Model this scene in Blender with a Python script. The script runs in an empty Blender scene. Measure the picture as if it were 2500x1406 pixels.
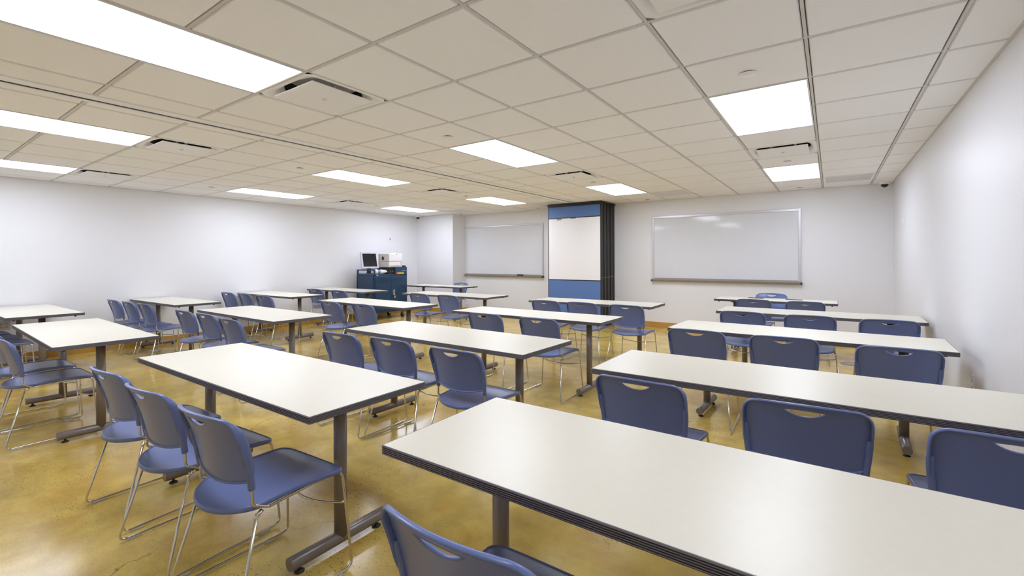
import bpy, bmesh, math, random
from math import pi, sin, cos, radians
from mathutils import Vector, Matrix
from mathutils.geometry import delaunay_2d_cdt

C = bpy.context.scene.collection
SC = bpy.context.scene
rnd = random.Random(7)

# ------------------------------------------------------------------ camera, world, exposure
FPX, CX, CY = 1108.18, 1261.10, 631.55            # focal length and optical centre, 2500 x 1406 frame
YAW, ROLL = -0.60573, -0.00448
CAM_Z = 1.333
Fv = Vector((sin(YAW), cos(YAW), 0)); R0 = Vector((cos(YAW), -sin(YAW), 0)); U0 = R0.cross(Fv)
Rv = cos(ROLL)*R0 + sin(ROLL)*U0
Uv = -sin(ROLL)*R0 + cos(ROLL)*U0
cd = bpy.data.cameras.new('camera'); cam = bpy.data.objects.new('camera', cd); C.objects.link(cam)
cam.matrix_world = Matrix(((Rv.x, Uv.x, -Fv.x, 0), (Rv.y, Uv.y, -Fv.y, 0), (Rv.z, Uv.z, -Fv.z, CAM_Z), (0, 0, 0, 1)))
cd.sensor_fit = 'HORIZONTAL'; cd.sensor_width = 36.0
cd.lens = FPX/2500*36.0
cd.shift_x = (1250-CX)/2500; cd.shift_y = (CY-703)/2500
cd.clip_start = 0.02
SC.camera = cam

w = bpy.data.worlds.new('world'); SC.world = w; w.use_nodes = True
w.node_tree.nodes['Background'].inputs[0].default_value = (0.9, 0.93, 1, 1)
w.node_tree.nodes['Background'].inputs[1].default_value = 0.05
vs = SC.view_settings
vs.view_transform = 'Standard'; vs.look = 'None'; vs.gamma = 1; vs.use_curve_mapping = False
vs.exposure = 0.0
SC.cycles.max_bounces = 10; SC.cycles.diffuse_bounces = 8; SC.cycles.glossy_bounces = 3
SC.cycles.adaptive_threshold = 0.035
SC.cycles.use_denoising = True
LAMP = 11.2                                         # emission of the ceiling panels

# ------------------------------------------------------------------ room measures
S = 0.6096                                         # ceiling module
HC = 2.441                                         # ceiling height
XL, XR, YB, YF = -8.90, 0.765, 8.75, -1.20
YBUMP, XBUMP = 8.27, -7.63
gx = lambda c: c*S-0.101
gy = lambda r: r*S+3.3323

# ------------------------------------------------------------------ materials
def mat(name, col, rough=0.5, metal=0.0, spec=0.5, emit=None, coat=0.0):
    m = bpy.data.materials.new(name); m.use_nodes = True
    b = m.node_tree.nodes['Principled BSDF']
    b.inputs['Base Color'].default_value = (*col, 1)
    b.inputs['Roughness'].default_value = rough
    b.inputs['Metallic'].default_value = metal
    b.inputs['Specular IOR Level'].default_value = spec
    b.inputs['Coat Weight'].default_value = coat
    if emit:
        b.inputs['Emission Color'].default_value = (*emit[0], 1)
        b.inputs['Emission Strength'].default_value = emit[1]
    return m
def nd(m, t, **kw):
    n = m.node_tree.nodes.new(t)
    for k, v in kw.items():
        if k in n.inputs: n.inputs[k].default_value = v
        else: setattr(n, k, v)
    return n
def lk(m, a, b): m.node_tree.links.new(a, b)
def bump(m, scale, strength, dist=0.002, detail=4):
    b = m.node_tree.nodes['Principled BSDF']
    tc = nd(m, 'ShaderNodeTexCoord'); n = nd(m, 'ShaderNodeTexNoise'); n.inputs['Scale'].default_value = scale
    n.inputs['Detail'].default_value = detail
    bp = nd(m, 'ShaderNodeBump'); bp.inputs['Strength'].default_value = strength; bp.inputs['Distance'].default_value = dist
    lk(m, tc.outputs['Object'], n.inputs['Vector']); lk(m, n.outputs['Fac'], bp.inputs['Height']); lk(m, bp.outputs['Normal'], b.inputs['Normal'])
    return n
def mottle(m, c1, c2, scale, detail=3):
    b = m.node_tree.nodes['Principled BSDF']
    tc = nd(m, 'ShaderNodeTexCoord'); n = nd(m, 'ShaderNodeTexNoise'); n.inputs['Scale'].default_value = scale; n.inputs['Detail'].default_value = detail
    r = nd(m, 'ShaderNodeValToRGB'); r.color_ramp.elements[0].position = 0.3; r.color_ramp.elements[1].position = 0.7
    r.color_ramp.elements[0].color = (*c1, 1); r.color_ramp.elements[1].color = (*c2, 1)
    lk(m, tc.outputs['Object'], n.inputs['Vector']); lk(m, n.outputs['Fac'], r.inputs['Fac']); lk(m, r.outputs['Color'], b.inputs['Base Color'])

M = {}
M['plastic'] = mat('blue plastic', (0.126, 0.170, 0.368), 0.28, spec=0.5); bump(M['plastic'], 900, 0.08, 0.0005)
M['chrome'] = mat('chrome', (0.66, 0.635, 0.59), 0.17, 1.0)
M['clear'] = mat('clear glide', (0.62, 0.63, 0.66), 0.25)
M['laminate'] = mat('white laminate', (0.84, 0.83, 0.785), 0.32, spec=0.35); mottle(M['laminate'], (0.735, 0.705, 0.595), (0.75, 0.72, 0.61), 40)
M['edge'] = mat('ribbed edge', (0.135, 0.122, 0.132), 0.42)
M['leg'] = mat('taupe enamel', (0.215, 0.188, 0.178), 0.30, 0.25)
M['black'] = mat('black rubber', (0.012, 0.012, 0.013), 0.5)
M['bracket'] = mat('dark steel', (0.05, 0.047, 0.05), 0.45, 0.3)
M['wall'] = mat('white wall paint', (0.83, 0.835, 0.855), 0.42, spec=0.45); bump(M['wall'], 180, 0.05, 0.001)
M['wall_gloss'] = mat('semi gloss white paint', (0.81, 0.815, 0.84), 0.44, spec=0.5); bump(M['wall_gloss'], 2.2, 0.10, 0.02, 2)
M['base'] = mat('ochre vinyl', (0.53, 0.29, 0.055), 0.4); mottle(M['base'], (0.50, 0.27, 0.05), (0.56, 0.315, 0.065), 6)
M['tile'] = mat('ceiling tile', (0.945, 0.945, 0.955), 0.9, spec=0.2); bump(M['tile'], 500, 0.25, 0.001)
M['grid'] = mat('ceiling grid', (0.66, 0.645, 0.63), 0.6)
M['whitemetal'] = mat('white enamel', (0.90, 0.90, 0.90), 0.45)
M['diffuser'] = mat('lit diffuser', (0.9, 0.9, 0.9), 0.5, emit=((0.965, 1.03, 1.21), LAMP))
M['diffuser_dim'] = mat('dimmed diffuser', (0.9, 0.9, 0.9), 0.5, emit=((0.965, 1.03, 1.21), LAMP*.5))
M['dark'] = mat('duct and slot shade', (0.018, 0.018, 0.018), 0.7)  # near black, stands for the shade in vent necks and track slot
M['alu'] = mat('anodised aluminium', (0.66, 0.65, 0.68), 0.38, 0.55)
M['tray'] = mat('taupe tray', (0.29, 0.255, 0.215), 0.45, 0.2)
M['board'] = mat('whiteboard enamel', (0.66, 0.68, 0.725), 0.075, spec=0.5)
mottle(M['board'], (0.72, 0.74, 0.785), (0.75, 0.77, 0.81), 1.6, 6)
M['board2'] = mat('white panel board', (0.85, 0.84, 0.85), 0.25, spec=0.4)
M['fabric'] = mat('blue panel vinyl', (0.100, 0.190, 0.430), 0.5, spec=0.35); bump(M['fabric'], 700, 0.3, 0.001)
M['panel'] = mat('black panel', (0.013, 0.012, 0.013), 0.42)
M['pleat'] = mat('dark bronze edge', (0.024, 0.021, 0.020), 0.40, 0.2)
M['cart'] = mat('dark blue steel', (0.020, 0.058, 0.125), 0.35, spec=0.5); bump(M['cart'], 300, 0.05, 0.001)
M['beige'] = mat('beige plastic', (0.66, 0.615, 0.58), 0.5)
M['cream'] = mat('white plastic', (0.82, 0.81, 0.82), 0.45)
M['lav'] = mat('pale grey plastic', (0.60, 0.57, 0.62), 0.45)
M['screen'] = mat('dark screen', (0.004, 0.004, 0.008), 0.30, spec=0.25)
M['greyblue'] = mat('blue grey plastic', (0.20, 0.27, 0.50), 0.45)
M['yellow'] = mat('yellow label', (0.80, 0.62, 0.03), 0.5)
M['red'] = mat('red label', (0.72, 0.10, 0.05), 0.5)
M['paper'] = mat('paper', (0.80, 0.80, 0.82), 0.8)
M['paper2'] = mat('tan paper', (0.52, 0.44, 0.36), 0.8)
M['plate'] = mat('white cover plate', (0.84, 0.83, 0.84), 0.4)
M['plate2'] = mat('grey cover plate', (0.62, 0.60, 0.62), 0.4)
M['steel'] = mat('brushed steel', (0.42, 0.41, 0.40), 0.3, 0.9)
M['dome'] = mat('smoked dome', (0.015, 0.014, 0.016), 0.12)
M['inktext'] = mat('dark print', (0.05, 0.045, 0.04), 0.6)
M['greytape'] = mat('grey tape', (0.33, 0.31, 0.34), 0.6)

def floor_material():
    m = bpy.data.materials.new('stained concrete'); m.use_nodes = True
    b = m.node_tree.nodes['Principled BSDF']
    tc = nd(m, 'ShaderNodeTexCoord')
    def noise(scale, detail, rough=0.55, dist=0.0, stretch=None):
        n = nd(m, 'ShaderNodeTexNoise'); n.inputs['Scale'].default_value = scale; n.inputs['Detail'].default_value = detail
        n.inputs['Roughness'].default_value = rough; n.inputs['Distortion'].default_value = dist
        if stretch:
            mp = nd(m, 'ShaderNodeMapping'); mp.inputs['Scale'].default_value = stretch; mp.inputs['Rotation'].default_value = (0, 0, 0.5)
            lk(m, tc.outputs['Object'], mp.inputs['Vector']); lk(m, mp.outputs['Vector'], n.inputs['Vector'])
        else: lk(m, tc.outputs['Object'], n.inputs['Vector'])
        return n
    def ramp(src, stops):
        r = nd(m, 'ShaderNodeValToRGB'); e = r.color_ramp.elements
        while len(e) < len(stops): e.new(0.5)
        for k, (p, c) in enumerate(stops): e[k].position = p; e[k].color = (*c, 1) if len(c) == 3 else c
        lk(m, src, r.inputs['Fac']); return r
    def mix(fac, a, c, mode='MIX'):
        x = nd(m, 'ShaderNodeMix', data_type='RGBA', blend_type=mode)
        if isinstance(fac, float): x.inputs[0].default_value = fac
        else: lk(m, fac, x.inputs[0])
        lk(m, a, x.inputs[6])
        if isinstance(c, tuple): x.inputs[7].default_value = (*c, 1)
        else: lk(m, c, x.inputs[7])
        return x.outputs[2]
    big = ramp(noise(0.75, 5, 0.6, 0.6, (1, 1.9, 1)).outputs['Fac'], [(0.30, (0.36, 0.225, 0.050)), (0.43, (0.58, 0.400, 0.098)), (0.58, (0.69, 0.510, 0.136)), (0.72, (0.61, 0.375, 0.078))])
    mid = ramp(noise(5.0, 6, 0.62, 0.4).outputs['Fac'], [(0.30, (0.72, 0.69, 0.62)), (0.70, (1.14, 1.14, 1.14))])
    col = mix(0.75, big.outputs['Color'], mid.outputs['Color'], 'MULTIPLY')
    rust = ramp(noise(1.3, 4, 0.55, 1.0).outputs['Fac'], [(0.54, (0, 0, 0)), (0.72, (0.62, 0.62, 0.62))])
    col = mix(rust.outputs['Color'], col, (0.50, 0.275, 0.062))
    olive = ramp(noise(0.9, 3, 0.5, 0.8, (1.3, .8, 1)).outputs['Fac'], [(0.53, (0, 0, 0)), (0.70, (0.62, 0.62, 0.62))])
    col = mix(olive.outputs['Color'], col, (0.40, 0.315, 0.100))
    fine = ramp(noise(160, 2, 0.7).outputs['Fac'], [(0.30, (0.74, 0.72, 0.68)), (0.5, (1.0, 1.0, 1.0))])
    col = mix(0.5, col, fine.outputs['Color'], 'MULTIPLY')
    # exposed aggregate: small dark stones, in patches only
    v = nd(m, 'ShaderNodeTexVoronoi'); v.inputs['Scale'].default_value = 62; lk(m, tc.outputs['Object'], v.inputs['Vector'])
    st = ramp(v.outputs['Distance'], [(0.20, (1, 1, 1)), (0.30, (0, 0, 0))])
    gate = nd(m, 'ShaderNodeMath', operation='GREATER_THAN'); sep = nd(m, 'ShaderNodeSeparateColor'); lk(m, v.outputs['Color'], sep.inputs[0])
    lk(m, sep.outputs[0], gate.inputs[0]); gate.inputs[1].default_value = 0.42
    patch = ramp(noise(1.1, 5, 0.6, 0.5).outputs['Fac'], [(0.50, (0, 0, 0)), (0.60, (1, 1, 1))])
    f1 = nd(m, 'ShaderNodeMath', operation='MULTIPLY'); lk(m, st.outputs['Color'], f1.inputs[0]); lk(m, gate.outputs[0], f1.inputs[1])
    f2 = nd(m, 'ShaderNodeMath', operation='MULTIPLY'); lk(m, f1.outputs[0], f2.inputs[0]); lk(m, patch.outputs['Color'], f2.inputs[1])
    f3 = nd(m, 'ShaderNodeMath', operation='MULTIPLY'); lk(m, f2.outputs[0], f3.inputs[0]); f3.inputs[1].default_value = 0.78
    col = mix(f3.outputs[0], col, (0.095, 0.080, 0.055))
    v2 = nd(m, 'ShaderNodeTexVoronoi'); v2.inputs['Scale'].default_value = 150; lk(m, tc.outputs['Object'], v2.inputs['Vector'])
    st2 = ramp(v2.outputs['Distance'], [(0.22, (1, 1, 1)), (0.34, (0, 0, 0))])
    pa2 = ramp(noise(0.6, 4, 0.55, 0.4).outputs['Fac'], [(0.42, (0, 0, 0)), (0.60, (0.42, 0.42, 0.42))])
    g1 = nd(m, 'ShaderNodeMath', operation='MULTIPLY'); lk(m, st2.outputs['Color'], g1.inputs[0]); lk(m, pa2.outputs['Color'], g1.inputs[1])
    col = mix(g1.outputs[0], col, (0.20, 0.15, 0.065))
    # hairline cracks
    dn = noise(3.5, 4, 0.6); off = nd(m, 'ShaderNodeVectorMath', operation='MULTIPLY_ADD'); lk(m, dn.outputs['Color'], off.inputs[0]); off.inputs[1].default_value = (0.35, 0.35, 0.0); lk(m, tc.outputs['Object'], off.inputs[2])
    vc = nd(m, 'ShaderNodeTexVoronoi', feature='DISTANCE_TO_EDGE'); vc.inputs['Scale'].default_value = 0.55; lk(m, off.outputs[0], vc.inputs['Vector'])
    cr = ramp(vc.outputs['Distance'], [(0.0, (1, 1, 1)), (0.0022, (0, 0, 0))])
    cg = ramp(noise(0.8, 2).outputs['Fac'], [(0.47, (0, 0, 0)), (0.54, (0.75, 0.75, 0.75))])
    fc = nd(m, 'ShaderNodeMath', operation='MULTIPLY'); lk(m, cr.outputs['Color'], fc.inputs[0]); lk(m, cg.outputs['Color'], fc.inputs[1])
    col = mix(fc.outputs[0], col, (0.12, 0.085, 0.04))
    lk(m, col, b.inputs['Base Color'])
    rr = ramp(noise(2.2, 4).outputs['Fac'], [(0.3, (0.13, 0.13, 0.13)), (0.7, (0.24, 0.24, 0.24))])
    lk(m, rr.outputs['Color'], b.inputs['Roughness'])
    b.inputs['Specular IOR Level'].default_value = 0.4
    bp = nd(m, 'ShaderNodeBump'); bp.inputs['Strength'].default_value = 0.06; bp.inputs['Distance'].default_value = 0.003
    lk(m, noise(9, 5).outputs['Fac'], bp.inputs['Height']); lk(m, bp.outputs['Normal'], b.inputs['Normal'])
    return m
M['floor'] = floor_material()

# ------------------------------------------------------------------ mesh helpers
def box(bm, x0, x1, y0, y1, z0, z1, bev=0.0, seg=2, mi=0):
    vs_ = [bm.verts.new(p) for p in ((x0,y0,z0),(x1,y0,z0),(x1,y1,z0),(x0,y1,z0),(x0,y0,z1),(x1,y0,z1),(x1,y1,z1),(x0,y1,z1))]
    fs = [bm.faces.new([vs_[i] for i in q]) for q in ((3,2,1,0),(4,5,6,7),(0,1,5,4),(1,2,6,5),(2,3,7,6),(3,0,4,7))]
    for f in fs: f.material_index = mi
    if bev > 0:
        es = list({e for f in fs for e in f.edges})
        r = bmesh.ops.bevel(bm, geom=es, offset=bev, segments=seg, affect='EDGES', profile=0.5)
        for f in r['faces']: f.material_index = mi
def cyl(bm, p0, p1, r0, r1=None, n=20, caps=True, mi=0, bev=0.0):
    p0, p1 = Vector(p0), Vector(p1); r1 = r0 if r1 is None else r1
    d = (p1-p0).normalized(); a = d.orthogonal().normalized(); b = d.cross(a)
    prof = [(p0, r0), (p1, r1)]
    if bev > 0: prof = [(p0, r0-bev), (p0+d*bev, r0), (p1-d*bev, r1), (p1, r1-bev)]
    rings = [[bm.verts.new(p+(a*cos(2*pi*i/n)+b*sin(2*pi*i/n))*r) for i in range(n)] for p, r in prof]
    for q in range(len(rings)-1):
        for i in range(n):
            f = bm.faces.new((rings[q][i], rings[q][(i+1)%n], rings[q+1][(i+1)%n], rings[q+1][i])); f.smooth = True; f.material_index = mi
    if caps:
        bm.faces.new(rings[0][::-1]).material_index = mi; bm.faces.new(rings[-1]).material_index = mi
def sweep(bm, pts, r, n=10, closed=False, ry=None, up=None, caps=True, mi=0):
    """tube along pts; with ry an oval section whose second axis follows `up`"""
    pts = [Vector(p) for p in pts]; N = len(pts); rings = []
    prev = None
    for i, p in enumerate(pts):
        if closed: t = (pts[(i+1) % N]-pts[i-1]).normalized()
        else: t = (pts[min(i+1, N-1)]-pts[max(i-1, 0)]).normalized()
        if up is not None:
            b = Vector(up); b = (b-t*b.dot(t)).normalized(); a = b.cross(t)
        else:
            a = t.orthogonal().normalized() if prev is None else (prev-t*prev.dot(t)).normalized()
            b = t.cross(a)
        prev = a
        rr = r(i/(N-1)) if callable(r) else r
        r2 = rr if ry is None else (ry[i] if isinstance(ry, list) else ry)
        rings.append([bm.verts.new(p+a*cos(2*pi*k/n)*rr+b*sin(2*pi*k/n)*r2) for k in range(n)])
    for i in range(N if closed else N-1):
        q = rings[(i+1) % N]
        for k in range(n):
            f = bm.faces.new((rings[i][k], rings[i][(k+1)%n], q[(k+1)%n], q[k])); f.smooth = True; f.material_index = mi
    if caps and not closed:
        bm.faces.new(rings[0][::-1]).material_index = mi; bm.faces.new(rings[-1]).material_index = mi
def fillet(pts, rads, n=6):
    """polyline with rounded corners"""
    pts = [Vector(p) for p in pts]; out = [pts[0]]
    for i in range(1, len(pts)-1):
        r = rads[i-1] if isinstance(rads, (list, tuple)) else rads
        a, b, c = pts[i-1], pts[i], pts[i+1]
        u, v = (a-b), (c-b); lu, lv = u.length, v.length; u /= lu; v /= lv
        ang = u.angle(v); d = min(r/math.tan(ang/2), lu*.49, lv*.49)
        p, q = b+u*d, b+v*d
        for k in range(n+1):
            t = k/n; out.append((1-t)**2*p+2*t*(1-t)*b+t*t*q)
    out.append(pts[-1]); return out
def lathe(bm, prof, origin=(0,0,0), n=24, axis='z', mi=0):
    o = Vector(origin); rings = []
    def P(r, h, a):
        if axis == 'z': return o+Vector((r*cos(a), r*sin(a), h))
        if axis == 'x': return o+Vector((h, r*cos(a), r*sin(a)))
        return o+Vector((r*sin(a), h, r*cos(a)))
    for r, h in prof: rings.append([bm.verts.new(P(max(r, 1e-5), h, 2*pi*k/n)) for k in range(n)])
    for i in range(len(rings)-1):
        for k in range(n):
            f = bm.faces.new((rings[i][k], rings[i][(k+1)%n], rings[i+1][(k+1)%n], rings[i+1][k])); f.smooth = True; f.material_index = mi
def sheet(outline, hole, step, fn, thick):
    """thin shell: 2-D outline (with an optional hole) filled and mapped to 3-D by fn"""
    pts = [Vector(p) for p in outline]; n = len(pts); edges = [(i, (i+1) % n) for i in range(n)]
    if hole:
        k = len(pts); pts += [Vector(p) for p in hole]; m_ = len(hole); edges += [(k+i, k+(i+1) % m_) for i in range(m_)]
    def inside(p, poly):
        c = False; j = len(poly)-1
        for i in range(len(poly)):
            a, b = poly[i], poly[j]
            if (a[1] > p[1]) != (b[1] > p[1]) and p[0] < (b[0]-a[0])*(p[1]-a[1])/(b[1]-a[1])+a[0]: c = not c
            j = i
        return c
    def far(p, poly): return min((p-Vector(q)).length for q in poly) > step*0.45
    xs = [p[0] for p in outline]; ys = [p[1] for p in outline]
    x = min(xs)+step/2
    while x < max(xs):
        y = min(ys)+step/2
        while y < max(ys):
            p = Vector((x, y))
            if inside(p, outline) and far(p, outline) and not (hole and (inside(p, hole) or not far(p, hole))): pts.append(p)
            y += step
        x += step
    V, E_, F_, *_ = delaunay_2d_cdt(pts, edges, [], 1, 1e-6)
    bm = bmesh.new(); bv = [bm.verts.new(fn(v.x, v.y)) for v in V]
    for f in F_:
        c = sum((V[i] for i in f), Vector((0, 0)))/len(f)
        if inside(c, outline) and not (hole and inside(c, hole)):
            bm.faces.new([bv[i] for i in f]).smooth = True
    bmesh.ops.delete(bm, geom=[v for v in bm.verts if not v.link_faces], context='VERTS')
    bmesh.ops.recalc_face_normals(bm, faces=bm.faces)
    bm.normal_update()
    off = {v: v.normal.copy() for v in bm.verts}
    bnd = [e for e in bm.edges if len(e.link_faces) == 1]
    top = list(bm.verts); faces = list(bm.faces); twin = {v: bm.verts.new(v.co-off[v]*thick) for v in top}
    for f in faces: bm.faces.new([twin[v] for v in reversed(f.verts)]).smooth = True
    for e in bnd:
        l = e.link_loops[0]; a, b = l.vert, l.link_loop_next.vert
        bm.faces.new((b, a, twin[a], twin[b]))
        e.smooth = False; bm.edges.get((twin[a], twin[b])).smooth = False
    return bm
def build(name, bm, m, parent=None):
    me = bpy.data.meshes.new(name)
    bmesh.ops.recalc_face_normals(bm, faces=bm.faces)
    bm.to_mesh(me); bm.free()
    for x in (m if isinstance(m, (list, tuple)) else [m]): me.materials.append(M[x])
    o = bpy.data.objects.new(name, me); C.objects.link(o)
    if parent: o.parent = parent
    return o
def tag(o, label, cat, group=None):
    o['label'] = label; o['category'] = cat
    if group: o['group'] = group
    return o
def thing(name, label, cat, loc=(0,0,0), rz=0.0, group=None):
    o = bpy.data.objects.new(name, None); C.objects.link(o); o.location = loc; o.rotation_euler = (0, 0, rz)
    o.empty_display_size = 0.1
    return tag(o, label, cat, group)
def struct(name, bm, m):
    o = build(name, bm, m); o['kind'] = 'structure'; return o
def dup(root, label, loc, rz=0.0, group=None):
    """copy of a thing with copies of its parts and sub-parts"""
    r = root.copy(); C.objects.link(r); r.location = loc; r.rotation_euler = (0, 0, rz); r['label'] = label
    if group: r['group'] = group
    for ch in list(root.children):
        c = ch.copy(); C.objects.link(c); c.parent = r
        for g in list(ch.children):
            d = g.copy(); C.objects.link(d); d.parent = c
    return r

# ------------------------------------------------------------------ room shell
bm = bmesh.new(); box(bm, XL-.1, XR+.1, YF-.1, YB+.1, -0.1, 0.0); struct('floor', bm, 'floor')
bm = bmesh.new(); box(bm, XL-.1, XL, YF-.1, YB+.1, 0, HC+.12); struct('wall_left', bm, 'wall')
bm = bmesh.new(); box(bm, XR, XR+.1, YF-.1, YB+.1, 0, HC+.12); struct('wall_right', bm, 'wall_gloss')
bm = bmesh.new(); box(bm, XL, XR, YF-.1, YF, 0, HC+.12); struct('wall_front', bm, 'wall')
bm = bmesh.new()
box(bm, XBUMP, XR, YB, YB+.1, 0, HC+.12); box(bm, XL, XBUMP, YBUMP, YB+.1, 0, HC+.12)
struct('wall_back', bm, 'wall')
bm = bmesh.new(); box(bm, XL, XL+.010, YF, YBUMP, 0, .102, .002, 1); struct('baseboard_left', bm, 'base')
bm = bmesh.new(); box(bm, XR-.010, XR, YF, YB, 0, .102, .002, 1); struct('baseboard_right', bm, 'base')
bm = bmesh.new()
box(bm, XBUMP+.010, XR-.010, YB-.010, YB, 0, .102, .002, 1); box(bm, XL+.010, XBUMP+.010, YBUMP-.010, YBUMP, 0, .102, .002, 1)
box(bm, XBUMP, XBUMP+.010, YBUMP, YB, 0, .102, .002, 1)
struct('baseboard_back', bm, 'base')

# suspended ceiling: tiles set in a narrow T-bar grid, the openings left free for what hangs in them
LCOL = (-1, -5, -9, -13)                           # light / vent columns (each one module wide)
LIGHTS = [(c, r) for c in LCOL for r in (-5, 0, 5)]
VENTS = [(c, r) for c in LCOL for r in (-3, 3)]
GRILLES = [(c+1, 7) for c in LCOL]
taken = {(c, r+k) for c, r in LIGHTS for k in (0, 1)} | set(VENTS) | set(GRILLES)
TR0, TR1 = gx(-6.79), gx(-6.485)                   # the divider's ceiling track strip
bm = bmesh.new(); gb = bmesh.new()
G = .0115
def tile(x0, x1, y0, y1):
    x0, x1, y0, y1 = max(x0, XL), min(x1, XR), max(y0, YF), min(y1, YB)
    if x1-x0 < .03 or y1-y0 < .03: return
    b = .006
    q = [(x0+G, y0+G), (x1-G, y0+G), (x1-G, y1-G), (x0+G, y1-G)]
    lo = [bm.verts.new((x+(b if i in (0, 3) else -b), y+(b if i in (0, 1) else -b), HC)) for i, (x, y) in enumerate(q)]
    up = [bm.verts.new((x, y, HC+.012)) for x, y in q]
    bm.faces.new(lo[::-1])
    for i in range(4): bm.faces.new((lo[i], lo[(i+1) % 4], up[(i+1) % 4], up[i]))
for c in range(-15, 2):
    for r in range(-8, 9):
        if (c, r) in taken: continue
        if c == -7:
            tile(gx(-7), TR0+G-.004, gy(r), gy(r+1)); tile(TR1-G+.004, gx(-6), gy(r), gy(r+1))
        else: tile(gx(c), gx(c+1), gy(r), gy(r+1))
box(bm, XL, XR, YF, YB, HC+.11, HC+.2)  # unseen backing above the tiles, added to block light
struct('ceiling', bm, 'tile')
T = .0075
for c in range(-14, 2):
    box(gb, gx(c)-T, gx(c)+T, YF, YB, HC+.003, HC+.02)
for r in range(-7, 9):
    xs = [XL]+[gx(c) for c in range(-14, 2)]+[XR]
    for a, b in zip(xs, xs[1:]):
        c = round((a+.101)/S) if a > XL else -15
        if any((c, q) in LIGHTS for q in (r-1,)): continue
        if c == -7:
            box(gb, a+T, TR0, gy(r)-T, gy(r)+T, HC+.003, HC+.02); box(gb, TR1, b-T, gy(r)-T, gy(r)+T, HC+.003, HC+.02)
        else: box(gb, a+T, b-T, gy(r)-T, gy(r)+T, HC+.003, HC+.02)
L_ = .018                                           # wall angle
box(gb, XL, XL+L_, YF, YBUMP, HC-.001, HC+.012); box(gb, XR-L_, XR, YF, YB, HC-.001, HC+.012)
box(gb, XL, XBUMP+L_, YBUMP-L_, YBUMP, HC-.001, HC+.012); box(gb, XBUMP, XR, YB-L_, YB, HC-.001, HC+.012)
struct('trim_1', gb, 'grid')
# track of the folding divider: two flush strips; a black fill stands in for the slot's shade
bm = bmesh.new(); XS = gx(-6.67)
box(bm, TR0, XS-.012, YF, 8.72, HC-.006, HC+.03); box(bm, XS+.012, TR1, YF, 8.72, HC-.006, HC+.03)
box(bm, XS-.018, XS-.012, YF, 8.72, HC-.011, HC+.03, mi=0)
box(bm, XS-.0119, XS+.0119, YF, 8.72, HC-.004, HC+.03, mi=1)
struct('trim_2', bm, ['whitemetal', 'dark'])

# ------------------------------------------------------------------ fixtures in the ceiling
COLNAME = {-1: 'by the right wall', -5: 'right of the divider track', -9: 'left of the divider track', -13: 'by the left wall'}
ROWL = {-5: 'closest to the camera', 0: 'midway down the room', 5: 'closest to the whiteboard wall'}
def make_light(label, loc, lit='diffuser'):
    t = thing('ceiling_light', label, 'ceiling light', loc, 0, 'recessed ceiling light panels')
    a, b = S/2-.012, S-.012
    bm = bmesh.new(); fw = .010
    for q in ((-a, -a+fw, -b, b), (a-fw, a, -b, b), (-a+fw, a-fw, -b, -b+fw), (-a+fw, a-fw, b-fw, b)):
        box(bm, *q, -.002, .06)
    box(bm, -a, a, -b, b, .06, .075)
    build('frame', bm, 'whitemetal', t)
    bm = bmesh.new(); box(bm, -a+fw, a-fw, -b+fw, b-fw, .001, .006)
    build('diffuser', bm, lit, t)
    return t
lt = None
for c, r in LIGHTS:
    lab = 'bright rectangular ceiling light panel %s, %s' % (COLNAME[c], ROWL[r])
    loc = (gx(c+.5), gy(r+1), HC)
    if (c, r) == (-1, -5): make_light(lab, loc, 'diffuser_dim')       # unseen panel, dimmed to suit the light on table and chair backs
    else: lt = make_light(lab, loc) if lt is None else dup(lt, lab, loc)
ROWV = {-3: 'just past the first light', 3: 'between the second and third lights'}
def make_vent(label, loc):
    t = thing('ceiling_vent', label, 'air vent', loc, 0, 'square ceiling air vents')
    bm = bmesh.new()
    n = 48
    def sq(h, z):
        out = []
        for k in range(n):
            an = 2*pi*(k+.5)/n; c_, s_ = cos(an), sin(an); q = h/max(abs(c_), abs(s_)); out.append(bm.verts.new((q*c_, q*s_, z)))
        return out
    def ci(r_, z): return [bm.verts.new((r_*cos(2*pi*(k+.5)/n), r_*sin(2*pi*(k+.5)/n), z)) for k in range(n)]
    rs = [sq(.2965, .004), sq(.291, 0.), sq(.274, 0.), sq(.262, .006), ci(.246, .034)]
    for a, b in zip(rs, rs[1:]):
        for i in range(n): bm.faces.new((a[i], a[(i+1) % n], b[(i+1) % n], b[i])).smooth = True
    build('pan', bm, 'whitemetal', t)
    bm = bmesh.new(); lathe(bm, [(.246, .033), (.236, .15), (0, .151)], n=48)  # neck widened and near black, so its colour gives the gap's shade
    build('duct_neck', bm, 'dark', t)
    bm = bmesh.new(); box(bm, -.226, .226, -.226, .226, -.012, -.004, .003, 2)
    for s in (-1, 1): box(bm, s*.11-.012, s*.11+.012, -.008, .008, -.005, .148)
    pl = build('plaque', bm, 'whitemetal', t)
    bm = bmesh.new(); lathe(bm, [(0, -.003), (.010, -.003), (.017, .001), (.019, .006)], (0, 0, -.015), 16)
    build('release_knob', bm, 'alu', pl)
    return t
vt = None
for c, r in VENTS:
    lab = 'square white ceiling air vent %s, %s' % (COLNAME[c], ROWV[r])
    loc = (gx(c+.5), gy(r+.5), HC)
    vt = make_vent(lab, loc) if vt is None else dup(vt, lab, loc)
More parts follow.
